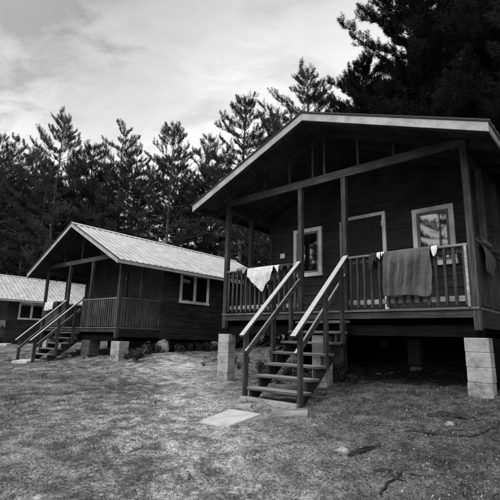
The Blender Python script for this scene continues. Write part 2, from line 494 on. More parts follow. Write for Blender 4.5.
    # --- roof
    for s in (-1, 1):
        m = MB(); t = MB()
        hw = xc + so + .03
        P3 = lambda u, y, h: (xc + s * u, y, za + .012 - sl * u + h)
        y0, y1 = -fo - .03, bk + .03
        # metal sheet with ribs running down the slope
        prof = []; y = y0
        while y < y1 - .001:
            prof += [(y, 0), (y + .165, 0), (y + .185, .017), (y + .215, .017)]; y += .23
        prof = [p for p in prof if p[0] <= y1] + [(y1, 0)]
        n = len(prof)
        vs = [P3(.0, p, h) for p, h in prof] + [P3(hw, p, h) for p, h in prof]
        m.poly(vs, [(i, i + 1, n + i + 1, n + i) for i in range(n - 1)])
        rf = m.build('roof', M['roof'], cab)
        sd = MB()
        a, b_ = -fo + .002, bk - .002
        sd.poly([(xc, a, za - .003), (xc + s * (hw - .04), a, za - .003 - sl * (hw - .04)), (xc + s * (hw - .04), b_, za - .003 - sl * (hw - .04)), (xc, b_, za - .003),
                 (xc, a, za - .03), (xc + s * (hw - .04), a, za - .03 - sl * (hw - .04)), (xc + s * (hw - .04), b_, za - .03 - sl * (hw - .04)), (xc, b_, za - .03)],
                [(0, 1, 2, 3), (4, 5, 6, 7), (0, 1, 5, 4), (1, 2, 6, 5), (2, 3, 7, 6), (0, 3, 7, 4)])
        sd.build('roof_sheathing', M['soffit'], rf)
        # rake fascia boards, front and back
        fh = D['fh']
        xe = xc + so
        for (ya, yb) in ((-fo - .022, -fo), (bk, bk + .022)):
            ol = [(xc + s * .0015, za), (xc + s * xe, za - sl * xe), (xc + s * xe, za - sl * xe - fh), (xc + s * .0015, za - fh)]
            fb = MB().prism(ol, 'y', ya, yb).build('fascia', M['fascia'], cab, .003)
            if ya < 0:
                e = [(xc + s * .0, za + .014), (xc + s * (xe + .03), za + .014 - sl * (xe + .03)), (xc + s * (xe + .03), za + .036 - sl * (xe + .03)), (xc + s * .0, za + .036)]
                MB().prism(e, 'y', ya - .022, ya + .03).build('drip_edge', M['drip'], rf)
        # eave fascia
        x0, x1 = sorted((xc + s * (xe - .003), xc + s * (xe - .025)))
        MB().box(x0, x1, -fo + .001, bk - .001, za - sl * xe - fh + .02, za - sl * xe - .004).build('eave_fascia', M['fascia_side'], cab, .003)
        xi0, xi1 = sorted((xc + s * (xe - .0265), xc + s * (xe - .055)))
        MB().box(xi0, xi1, -fo + .004, bk - .004, za - sl * xe - fh + .012, za - sl * (xe - .055) - .032).build('sub_fascia', M['soffit'], cab)
        # rafters over porch
        for y in (-fo + .02, .05, .62, 1.2):
            u1 = xe - .03
            r0 = (xc + s * .0, za - .034); r1 = (xc + s * u1, za - .034 - sl * u1)
            MB().prism([r0, r1, (r1[0], r1[1] - .12), (r0[0], r0[1] - .12)], 'y', y, y + .04).build('rafter', M['soffit'], cab)
    MB().poly([(xc - .14, -fo - .05, za + .04 - sl * .14 - .002), (xc, -fo - .05, za + .055), (xc + .14, -fo - .05, za + .04 - sl * .14 - .002),
               (xc - .14, bk + .05, za + .04 - sl * .14 - .002), (xc, bk + .05, za + .055), (xc + .14, bk + .05, za + .04 - sl * .14 - .002)],
              [(0, 1, 4, 3), (1, 2, 5, 4)]).build('ridge_cap', M['roof'], cab)
    # --- railings
    bwid = D['bw']; spc = D['spc']; balm = D['bal']
    add_railing(cab, 'railing', 'x', .092, x2 - .047, .02, -1, hr, spc, bwid, M['rail'], balm, M['pale_rail'])
    add_railing(cab, 'railing', 'x', (x3 + .047) if not D.get('x3b') else D['x3b'] + .03, W - .092, .02, -1, hr, spc, bwid, M['rail'], balm, M['pale_rail'])
    if D.get('x3b'):
        MB().box(D['x3b'] - .045, D['x3b'] + .027, -.01, .07, .001, 1.0).build('rail_post', M['bal_pale'], cab, .003)
    else:
        MB().box(W - .135, W - .1, -.045, .0, .001, .87).build('rail_post', M['pale_rail'], cab, .003)
    for x, s in ((W - .03, 1), (.03, -1)):
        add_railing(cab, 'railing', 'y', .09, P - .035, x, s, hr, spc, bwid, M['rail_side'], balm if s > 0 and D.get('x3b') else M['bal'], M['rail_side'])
    # --- windows and door on the porch wall
    for (a, b, z0, z1) in D['wins']: window_part(cab, 'x', a, b, z0, z1, P - .0, -1, M['dark_trim'] if D.get('x3b') else M['trim'], .085)
    dx, dz = D['door']
    a, b = dx - .93, dx
    f = MB(); f.box(a, a + .07, P - .06, P, 0.002, dz - .07); f.box(b - .07, b, P - .06, P, .002, dz - .07); f.box(a, b, P - .064, P, dz - .07, dz)
    dr = f.build('door', M['dark_trim'] if D.get('x3b') else M['trim'], cab, .003)
    MB().box(a + .073, b - .073, P - .045, P - .024, .03, dz - .073).build('door_leaf', M['door'], dr)
    lf = MB(); lf.box(a + .085, b - .085, P - .052, P - .047, .95, 1.02); lf.build('door_crossbar', M['door'], dr)
    MB().tube([(b - .115, P - .047, 1.0), (b - .115, P - .095, 1.0), (b - .155, P - .1, 1.0)], [.012, .012, .01], 8).build('door_handle', M['handle'], dr, smooth=True)
    MB().box(b - .088, b - .067, P - .062, P - .047, dz - .3, dz - .2).build('door_hinge', M['handle'], dr)
    # --- side windows
    for (s, off) in ((1, W), (-1, 0)):
        window_part(cab, 'y', D['sw'][0], D['sw'][1], D['sw'][2], D['sw'][3], off, s, M['trim_white'], .075, True, .03, M['trim_white'])
    # --- stairs: the stringers are the part; treads, posts and rails sub-parts
    sx0, sx1 = D['st']; run = .21; rise = .176
    st = MB()
    nst = D['nst']
    for x in (sx0 + .03, sx1 - .075):
        pts = []
        for k in range(1, nst + 1):        # k-th tread below the deck
            zt = -rise * k - .04; yf = -.12 - run * (k - 1) + .01
            yb = yf + run
            pts += [(min(yb, .0), zt), (yf, zt)]
        yl = -.12 - run * (nst - 1) + .01; zl = -rise * nst - .04
        pts += [(yl, zl - .15), (yl + .12, zl - .16), (.0, -.5)]
        st.prism(pts, 'x', x, x + .045)
    stairs = st.build('staircase', M['stringer'], cab, .0)
    for k in range(1, nst + 1):
        yf = -.12 - run * (k - 1) - .02
        MB().box(sx0 + .0, sx1 + .04, yf, min(yf + .25, -.004), -rise * k - .04, -rise * k).build('tread', M['tread'], stairs, .004)
    yl = -.12 - run * (nst - 1) - .05; zg = -rise * (nst + 1)
    # posts and sloping rails on both sides
    slope = (.94 - (-.47)) / (.03 + 1.52)
    zr = lambda y: .945 + slope * (y - .02)
    for x, out in ((sx0 + .0, -1), (sx1 - .01, 1)):
        xp = x + out * .026
        for y, zbot in ((-1.40, zg - .06), (-.72, -.95), (-.22, -.55)):
            MB().box(xp - .024, xp + .024, y - .045, y + .045, zbot, zr(y) - .03).build('stair_post', M['bal'], stairs, .004)
        MB().bar((x, -1.54, zr(-1.54)), (x, .0 if out > 0 else -.004, zr(.0)), .095, .042).build('handrail', M['rail_side'], stairs, .005)
        xi = xp - out * .045
        MB().bar((xi, -1.44, zr(-1.44) - .34), (xi, .0, zr(.0) - .34), .04, .085).build('mid_rail', M['rail_side'], stairs, .004)
    return cab

DA = dict(W=5.006, P=1.628, L=7.6, hb=2.39, fo=.613, so=.441, za=3.531, ze=2.342, x2=2.006, x3=2.948, rim=.145, mid=.816, fh=.135, webs=(1.1, 1.75, 2.3, 2.56, 3.25, 3.9),
          bw=.042, spc=.128, bal=M['bal'], wins=((.719, 1.495, .916, 2.056), (3.566, 4.325, .903, 2.039)), door=(3.017, 2.133), sw=(2.4, 3.8, .93, 2.02), st=(2.0, 2.99), nst=7, sister=True, block_light=True)
A_LOC = (-.550, 9.155, .511 + CAMZ); A_YAW = R(-42.075)
cabA = cabin('large dark cabin nearest the camera with washing over its porch railing', A_LOC, A_YAW, DA)
DB = dict(W=5.0, P=1.683, L=7.6, hb=2.193, fo=.485, so=.55, za=3.541, ze=1.975, x2=1.76, x3=3.281, x3b=2.93, rim=.15, mid=.85, fh=.13, webs=(1.25, 2.5, 3.75),
          bw=.062, spc=.112, bal=M['bal_pale'], wins=(), door=(2.95, 2.1), sw=(2.405, 3.822, .925, 2.023), st=(1.8, 2.85), nst=6, block_light=True)
B_LOC = (-7.829, 16.213, .25 + CAMZ); B_YAW = R(-39.891)
cabB = cabin('middle cabin with pale ribbed metal roof and slatted porch', B_LOC, B_YAW, DB)
DC = dict(DB); DC.update(za=3.742, ze=2.092, P=1.85, sw=(2.405, 3.822, 1.007, 2.028), nst=4)
C_LOC = (-18.609, 26.399, -.231 + CAMZ); C_YAW = R(-43.309)
cabC = cabin('farthest cabin at the left edge, sitting low behind the middle cabin', C_LOC, C_YAW, DC)

def mat_of(loc, yaw): return Matrix.Translation(loc) @ Matrix.Rotation(yaw, 4, 'Z')
MA, MBm, MC = mat_of(A_LOC, A_YAW), mat_of(B_LOC, B_YAW), mat_of(C_LOC, C_YAW)

# paper notice beside the left porch window: a part of the cabin
MB().box(.30, .44, 1.598, 1.603, 1.43, 1.545).build('notice', M['notice'], cabA)

# ------------------------------------------------------------------ block piers
def pier(Mx, x0, y0, w, d, ztop, label, group=None, name='block_pier', mat='block'):
    p = Mx @ Vector((x0 + w / 2, y0 + d / 2, ztop)); base = gz1(p.x, p.y) - .12
    h = p.z - base
    mb = MB(); z = 0; k = 0; ch = .2
    z = h
    while z > 0:
        zz = max(0, z - ch); e = random.uniform(-.004, .004)
        mb.box(-w / 2 + e, w / 2 + e, -d / 2, d / 2, zz + .004, z - .004)
        z = zz
    mb2 = MB(); mb2.v, mb2.f = mb.v, mb.f
    o = mb2.build(name, M[mat], None, .006)
    core = MB().box(-w / 2 + .007, w / 2 - .007, -d / 2 + .007, d / 2 - .007, 0, h - .01)
    me0 = o.data; bm = bmesh.new(); bm.from_mesh(me0)
    m2 = bpy.data.meshes.new('t'); m2.from_pydata(core.v, [], core.f); bm.from_mesh(m2); bmesh.ops.recalc_face_normals(bm, faces=bm.faces)
    bm.to_mesh(me0); bm.free(); bpy.data.meshes.remove(m2)
    o.location = (p.x, p.y, base)
    o.rotation_euler = (0, 0, Mx.to_euler().z)
    tag(o, label, 'pier', group)
    return o
pier(MA, -.16, .05, .31, .22, -.415, 'tall concrete block pier under the left front corner of the nearest cabin')
pier(MA, 4.76, .05, .31, .22, -.415, 'concrete block pier under the right front corner post of the nearest cabin')
pier(MA, 2.2, .1, .3, .22, -.415, 'concrete block pier half hidden behind the stairs of the nearest cabin')
pier(MA, .2, 4.2, .31, .22, -.415, 'shadowed concrete block pier far back under the nearest cabin')
pier(MA, 2.3, 4.2, .31, .22, -.415, 'concrete block pier in deep shade under the middle of the nearest cabin', mat='block_shaded')
pier(MA, .2, 7.1, .31, .22, -.415, 'concrete block pier under the far back corner of the nearest cabin')
pier(MB_ := MBm, 4.72, .05, .45, .34, -.41, 'pale concrete block pier under the right front corner of the middle cabin')
pier(MBm, 2.9, .1, .5, .39, -.41, 'dark block pier beside the stairs of the middle cabin', mat='block_shaded')
pier(MBm, .1, .05, .4, .34, -.41, 'block pier under the left front corner of the middle cabin behind its stairs')
pier(MBm, 4.6, 7.0, .4, .34, -.41, 'block pier under the far end of the middle cabin')

# ------------------------------------------------------------------ stones
def stone(x, y, sx, sy, sz, mat, label, group=None, seed=0, name='stone', sink=.3, rz=0):
    bm = bmesh.new(); bmesh.ops.create_icosphere(bm, subdivisions=3, radius=1)
    for v in bm.verts:
        n = noise.noise(v.co * 1.3 + Vector((seed * 3.1, 0, 0))); n2 = noise.noise(v.co * 3.2 + Vector((0, seed * 2.3, 0)))
        v.co *= 1 + .28 * n + .1 * n2
        v.co = Vector((v.co.x * sx, v.co.y * sy, v.co.z * sz))
    me = bpy.data.meshes.new(name); bm.to_mesh(me); bm.free()
    for p in me.polygons: p.use_smooth = True
    me.materials.append(mat)
    o = link(name, me); o.location = (x, y, gz1(x, y) + sz * (1 - 2 * sink)); o.rotation_euler = (0, 0, rz)
    return tag(o, label, 'stone', group)
stone(-2.82, 14.35, .24, .24, .24, M['stone'], 'pale rounded boulder propping the side of the middle cabin near its porch', seed=1, sink=.12, name='boulder')
stone(-1.25, 16.3, .26, .22, .2, M['rock'], 'grey boulder under the far side wall of the middle cabin, beside the tall block pier', seed=2, sink=.2, name='boulder')
stone(.115, 3.62, .03, .025, .018, M['stone'], 'small pale round stone alone on the soil at the bottom of the photo', seed=3)
for i, (x, y, s) in enumerate(((2.9, 9.6, .07), (3.06, 9.55, .06), (3.2, 9.62, .055))):
    stone(x, y, s, s * .8, s * .5, M['stone'], 'small pale stone in a row in the shade under the nearest cabin', 'pale stones under the nearest cabin', seed=4 + i)
stone(3.72, 9.6, .13, .1, .075, M['stone'], 'largest pale stone in the shade under the nearest cabin', seed=9)
stone(.93, 4.35, .06, .05, .04, M['stone'], 'pale stone beside the dark strip of bark at lower right', seed=10)
stone(2.3, 5.05, .05, .04, .03, M['rock'], 'rough grey stone beside the curved slab of bark below the right block pier', seed=11)

# ------------------------------------------------------------------ slabs, planks, bark
def flat_piece(name, corners, thick, mat, label, cat, lift=.0, bevel=.006):
    """corners in world x,y ; lies on the soil"""
    cx = sum(c[0] for c in corners) / 4; cy = sum(c[1] for c in corners) / 4
    # best plane through the ground heights of the corners
    A = np.array([[c[0] - cx, c[1] - cy, 1] for c in corners]); hz = np.array([gz1(*c) for c in corners])
    s, *_ = np.linalg.lstsq(A, hz, rcond=None)
    f = lambda c: s[0] * (c[0] - cx) + s[1] * (c[1] - cy)
    vs = [(c[0] - cx, c[1] - cy, f(c) - .02) for c in corners] + [(c[0] - cx, c[1] - cy, f(c) + thick) for c in corners]
    mb = MB().poly(vs, [(0, 3, 2, 1), (4, 5, 6, 7), (0, 1, 5, 4), (1, 2, 6, 5), (2, 3, 7, 6), (3, 0, 4, 7)])
    o = mb.build(name, mat, None, bevel); o.location = (cx, cy, s[2] + lift)
    return tag(o, label, cat)
flat_piece('paving_slab', [(-.56, 5.48), (-.19, 5.26), (.19, 5.76), (-.22, 6.07)], .022, M['concrete'], 'flat square pale slab lying on the soil before the stairs of the nearest cabin', 'slab', .010)
flat_piece('wooden_plank', [(-.30, 6.36), (.06, 6.15), (.1, 6.27), (-.25, 6.50)], .03, M['plank'], 'short weathered plank on the soil behind the pale slab, left of the stair foot', 'plank', .008)
flat_piece('wooden_plank', [(.33, 5.74), (.80, 5.74), (.81, 5.88), (.34, 5.90)], .045, M['plank'], 'grey plank lying just in front of the bottom step of the nearest stairs', 'plank', .008)
pA = [MA @ Vector(p) for p in ((1.98, -1.52, 0), (3.0, -1.50, 0), (3.0, -1.36, 0), (1.98, -1.38, 0))]
flat_piece('wooden_plank', [(p.x, p.y) for p in pA], .05, M['plank'], 'long plank laid across the foot of the nearest stairs, under the lowest step', 'plank', .0)
flat_piece('paving_slab', [(-7.2, 13.35), (-6.66, 13.2), (-6.5, 13.5), (-7.05, 13.68)], .06, M['concrete'], 'pale slab lying at the foot of the stairs of the middle cabin', 'slab', .02)
flat_piece('paving_slab', [(-13.3, 22.2), (-12.4, 22.3), (-12.4, 22.8), (-13.3, 22.7)], .1, M['concrete'], 'pale slab in the grass in front of the farthest cabin at the left edge', 'slab', .03)

def bark(pts, w, label, name='bark_slab', seed=0, curl=.5, mat=None, cat='bark'):
    """a curled strip of bark following world x,y points"""
    n = 14; mb = MB(); rows = []
    for i in range(n):
        t = i / (n - 1) * (len(pts) - 1); k = min(int(t), len(pts) - 2); u = t - k
        x = pts[k][0] * (1 - u) + pts[k + 1][0] * u; y = pts[k][1] * (1 - u) + pts[k + 1][1] * u
        dx, dy = pts[k + 1][0] - pts[k][0], pts[k + 1][1] - pts[k][1]; l = math.hypot(dx, dy); px, py = -dy / l, dx / l
        ww = w * (.35 + .65 * math.sin(math.pi * (.08 + .84 * i / (n - 1)))) * (1 + .35 * noise.noise((i * .6, seed, 0)))
        row = []
        for j in range(6):
            a = (j / 5 - .5)
            h = curl * ww * (.25 - a * a) * 1.4 + .012 * noise.noise((i * .8, j, seed + 5.)) + .03 * noise.noise((i * .25, seed, 8.))
            X_, Y_ = x + px * a * ww, y + py * a * ww
            row.append((X_, Y_, gz1(x, y) + .008 + max(0, h * .6)))
        rows.append(row)
    c = Vector((pts[0][0], pts[0][1], gz1(*pts[0])))
    vs = [Vector(p) - c for r in rows for p in r]; m = len(vs)
    vs += [v - Vector((0, 0, .014)) for v in vs]
    fs = []
    for i in range(n - 1):
        for j in range(5):
            q = (i * 6 + j, i * 6 + j + 1, (i + 1) * 6 + j + 1, (i + 1) * 6 + j)
            fs += [q, tuple(k + m for k in q[::-1])]
        for j in (0, 5): q = (i * 6 + j, (i + 1) * 6 + j); fs.append((q[0], q[1], q[1] + m, q[0] + m))
    for i in (0, n - 1): 
        for j in range(5): fs.append((i * 6 + j, i * 6 + j + 1, i * 6 + j + 1 + m, i * 6 + j + m))
    mb.poly(vs, fs); o = mb.build(name, mat or M['deadbark'], None, 0, False); o.location = c
    return tag(o, label, cat)
bark([(2.22, 5.45), (2.45, 5.4), (2.66, 5.2)], .17, 'broad curved slab of dead bark on the soil below the right block pier', seed=1, curl=.9)
bark([(.98, 4.25), (1.16, 4.42), (1.36, 4.55)], .10, 'dark pointed strip of bark on the soil right of the stairs', seed=2, curl=.8)
bark([(1.12, 3.98), (1.27, 3.96)], .06, 'small dark scrap of bark low in the photo, left of the forked twigs', seed=3, curl=.8)
bark([(1.34, 3.86), (1.55, 3.82), (1.72, 3.86)], .055, 'flat strip of dry bark lying right of the forked twigs', seed=4, curl=.5, mat=M['drystick'])
def root(pts, r, label, name='tree_root', cat='root', mat=None):
    P3 = []; 
    n = 12
    for i in range(n):
        t = i / (n - 1) * (len(pts) - 1); k = min(int(t), len(pts) - 2); u = t - k
        x = pts[k][0] * (1 - u) + pts[k + 1][0] * u; y = pts[k][1] * (1 - u) + pts[k + 1][1] * u
        P3.append(Vector((x, y + .03 * noise.noise((i * .7, r * 90, 0)), gz1(x, y) + r * .35 + .01 * noise.noise((i * .9, 3, r * 50)))))
    c = P3[0].copy()
    o = MB().tube([p - c for p in P3], [r * (.5 + .6 * math.sin(math.pi * (.12 + .8 * i / (n - 1)))) for i in range(n)], 7).build(name, mat or M['deadbark'], None, 0, True)
    o.location = c
    return tag(o, label, cat)
root([(1.75, 4.9), (2.1, 4.72), (2.4, 4.75), (2.85, 4.98)], .014, 'long dark root lying across the soil at right, below the curved bark')
root([(2.2, 4.86), (2.5, 4.9), (2.75, 5.02)], .011, 'thin grey stick lying just behind the long dark root', 'fallen_stick', 'stick', M['drystick'])
root([(1.05, 3.55), (1.2, 3.75), (1.38, 3.9)], .012, 'thin forked twig pointing away from the camera at lower right', 'fallen_twig', 'twig')
root([(1.3, 3.7), (1.24, 3.85)], .008, 'shortest dark twig beside the forked twig at lower right', 'fallen_twig', 'twig')
root([(2.55, 4.62), (2.75, 4.5)], .010, 'short thin stick near the right edge in front of the long root', 'fallen_stick', 'stick', M['drystick'])
root([(-1.15, 4.55), (-1.02, 4.68)], .008, 'short stick on the grass at lower left', 'fallen_stick', 'stick', M['drystick'])

# ------------------------------------------------------------------ washing on the railings
def drape(Mx, along, a, b, off, sgn, top, front_fn, back, mat, label, cat, name, folds=3, amp=.03, seed=0, nu=40, nv=34, sag=.0):
    """cloth folded over a rail. front_fn(u)->hang length in front. along 'x'/'y' as railings"""
    pts = []; 
    for i in range(nu + 1):
        u = i / nu; L_ = front_fn(u); row = []
        for j in range(nv + 1):
            v = j / nv * (L_ + back) - back                   # <0 behind, >0 in front
            w = .052
            uu = u + .09 * noise.noise((u * 2, v * 2.2, seed)); n = 1.1 - 2.6 * abs(noise.noise((uu * folds * 1.1 + seed, seed * .7, max(v, 0) * .5))) + .6 * noise.noise((uu * folds * 2.6 + seed, v * 1.8, 3.3))
            if abs(v) < w:
                t = v / w * .05; z = .006
                ripple = 0
            else:
                dpt = abs(v) - w; t = (.05 + min(dpt, .02)) * (1 if v > 0 else -1); z = -dpt
                ripple = amp * n * min(1, dpt / .18) + (.012 * min(1, dpt * 3))
                ripple = max(ripple, -.012) if v > 0 else ripple
            s = a + (b - a) * u + .25 * amp * noise.noise((u * 4, v * 3, seed + 9)) * min(1, abs(v) / .1)
            tt = t + (ripple if v > 0 else -abs(ripple) * .3)
            row.append((s, off + sgn * tt, top + z + .004) if along == 'x' else (off + sgn * tt, s, top + z + .004))
        pts.append(row)
    vs = [p for r in pts for p in r]; m = nv + 1
    fs = [(i * m + j, i * m + j + 1, (i + 1) * m + j + 1, (i + 1) * m + j) for i in range(nu) for j in range(nv)]
    c = Vector(pts[nu // 2][int(nv * back / (back + front_fn(.5)))])
    me = bpy.data.meshes.new(name); me.from_pydata([Vector(p) - c for p in vs], [], fs)
    for p in me.polygons: p.use_smooth = True
    me.materials.append(mat)
    o = link(name, me)
    o.matrix_world = Mx @ Matrix.Translation(c)
    sm = o.modifiers.new('thickness', 'SOLIDIFY'); sm.thickness = .006; sm.offset = 0
    return tag(o, label, cat)
HR = .908
drape(MA, 'x', 3.70, 4.42, .01, -1, HR, lambda u: .765 + .012 * math.sin(u * 9) + .03 * u - (.10 * (max(0, u - .88) / .12) ** 2), .35, M['cloth_grey'],
      'large charcoal beach towel hanging over the right porch railing of the nearest cabin', 'towel', 'beach_towel', 4.6, .10, 1.0, 110, 70)
drape(MA, 'x', 3.44, 3.56, .01, -1, HR, lambda u: .26 + .1 * math.sin(u * 6), .3, M['cloth_black'],
      'black garment bunched over the railing left of the charcoal towel', 'garment', 'swimwear', 3, .04, 2.0, 20, 20)
drape(MA, 'x', 3.57, 3.63, .01, -1, HR + .003, lambda u: .12 + .06 * u, .12, M['cloth_white'],
      'first small white sock next to the black garment, left of the charcoal towel', 'sock', 'sock', 2, .02, 3.0, 12, 14)
drape(MA, 'x', 3.645, 3.695, .01, -1, HR + .003, lambda u: .10 + .03 * math.sin(7 * u), .12, M['cloth_white'],
      'white sock touching the left edge of the charcoal towel', 'sock', 'sock', 2, .02, 4.0, 12, 14)
drape(MA, 'x', 4.43, 4.52, .01, -1, HR, lambda u: .10 + .12 * math.sin(u * 3.1), .1, M['cloth_white'],
      'small white cloth hanging right of the charcoal towel', 'cloth', 'small_cloth', 2, .03, 5.0, 14, 16)
def tri_len(u):
    pts = ((0, .10), (.06, .22), (.3, .38), (.55, .52), (.67, .56), (.75, .50), (.87, .34), (.95, .22), (1, .15))
    for (a, p), (b, q) in zip(pts, pts[1:]):
        if u <= b: return p + (q - p) * (u - a) / (b - a) + .008 * math.sin(u * 31)
    return .12
drape(MA, 'x', .74, 1.42, .01, -1, HR, tri_len, .3, M['cloth_white'],
      'white towel hanging to a point over the left porch railing of the nearest cabin', 'towel', 'hand_towel', 3.5, .05, 6.0, 60, 40)
drape(MA, 'x', 1.44, 1.56, .01, -1, HR, lambda u: .07 + .15 * u, .15, M['cloth_white'],
      'small white rag right of the pointed white towel', 'cloth', 'small_cloth', 2, .03, 7.0, 14, 14)
drape(MA, 'x', 1.58, 1.84, .01, -1, HR + .004, lambda u: .13 + .05 * math.sin(u * 9), .2, M['cloth_black'],
      'dark swimsuit hanging by the top of the left stair rail', 'garment', 'swimwear', 4, .04, 8.0, 24, 16)
def bundle(Mx, p, s, mat, label, seed, name='rolled_towel', cat='towel'):
    bm = bmesh.new(); bmesh.ops.create_icosphere(bm, subdivisions=4, radius=1)
    for v in bm.verts:
        n = noise.noise(v.co * 1.6 + Vector((seed, 0, 0))); n2 = abs(noise.noise(v.co * 4 + Vector((0, seed, 0))))
        v.co *= 1 + .3 * n + .25 * n2
        v.co = Vector((v.co.x * s[0], v.co.y * s[1], v.co.z * s[2]))
    me = bpy.data.meshes.new(name); bm.to_mesh(me); bm.free()
    for q in me.polygons: q.use_smooth = True
    me.materials.append(mat); o = link(name, me); o.matrix_world = Mx @ Matrix.Translation(p)
    return tag(o, label, cat)
bundle(MA, (.52, .0, HR + .015), (.13, .075, .045), M['cloth_mid'], 'grey rolled towel lying on the left end of the porch railing', 2.2)
drape(MA, 'x', .60, .72, .01, -1, HR, lambda u: .1 + .06 * math.sin(u * 5), .12, M['cloth_mid'], 'crumpled grey cloth between the rolled towel and the pointed white towel', 'cloth', 'small_cloth', 3, .04, 9.0, 16, 16)
drape(MA, 'y', .22, .75, 4.976 + .0, 1, HR + .012, lambda u: .45 + .1 * math.sin(u * 6), .4, M['cloth_black'],
      'black blanket draped over the right side railing of the nearest cabin', 'blanket', 'blanket', 3, .06, 10.0, 30, 24)
bundle(MA, (4.98, .5, HR + .06), (.1, .34, .08), M['cloth_black'], 'bulky black jacket heaped on the right side railing of the nearest cabin', 5.5, 'jacket', 'garment')
bundle(MA, (4.98, 1.15, HR + .03), (.1, .2, .05), M['cloth_black'], 'smaller black heap of clothing farther back on the right side railing', 7.5, 'jacket', 'garment')
drape(MBm, 'x', .30, .92, .01, -1, HR, lambda u: .36 + .02 * math.sin(u * 5), .3, M['cloth_white'],
      'white towel hanging at the left end of the porch railing of the middle cabin', 'towel', 'hand_towel', 2, .02, 11.0, 20, 16)
drape(MBm, 'x', .98, 1.25, .01, -1, HR, lambda u: .16 + .05 * math.sin(u * 9), .2, M['cloth_black'],
      'black garment beside the white towel on the railing of the middle cabin', 'garment', 'swimwear', 3, .04, 12.0, 18, 14)
bundle(MBm, (1.42, -.01, HR + .02), (.2, .08, .05), M['cloth_white'], 'crumpled white washing heaped on the porch railing of the middle cabin', 3.7, 'small_cloth', 'cloth')
drape(MC, 'y', 1.45, 1.78, 4.976, 1, HR, lambda u: .42 + .08 * math.sin(u * 7), .3, M['cloth_mid'],
      'grey patterned cloth on the side railing of the farthest cabin at the left edge', 'cloth', 'small_cloth', 3, .06, 13.0, 20, 16)
# ------------------------------------------------------------------ pines
def tufts(rng, P, D, size, blades, width):
    """needle tufts: at points P pointing along D; each blade one thin triangle"""
    n = len(P); D = D / np.linalg.norm(D, axis=1, keepdims=True)
    t = rng.random((n, blades)); ang = rng.random((n, blades)) * 2 * np.pi
    ref = np.where(np.abs(D[:, 2:3]) > .9, np.array([[1., 0, 0]]), np.array([[0, 0, 1.]]))
    U = np.cross(D, ref); U /= np.linalg.norm(U, axis=1, keepdims=True); V = np.cross(D, U)
    rad = U[:, None] * np.cos(ang)[..., None] + V[:, None] * np.sin(ang)[..., None]
    sz = size * (.7 + .6 * rng.random((n, 1, 1)))
    base = P[:, None] + D[:, None] * (t[..., None] - .5) * sz
    sp = .65 + .3 * rng.random((n, blades, 1))
    dirn = rad * sp + D[:, None] * (.75 - .25 * sp)
    dirn /= np.linalg.norm(dirn, axis=2, keepdims=True)
    ln = sz * (.34 + .20 * rng.random((n, blades, 1))) * (1.15 - .5 * t[..., None])
    side = np.cross(dirn, rng.normal(size=(n, blades, 3))); side /= np.linalg.norm(side, axis=2, keepdims=True) + 1e-9
    w = width * (.7 + .6 * rng.random((n, blades, 1)))
    tip = base + dirn * ln
    tri = np.stack([base - side * w / 2, base + side * w / 2, tip], 2)
    return tri.reshape(-1, 3)

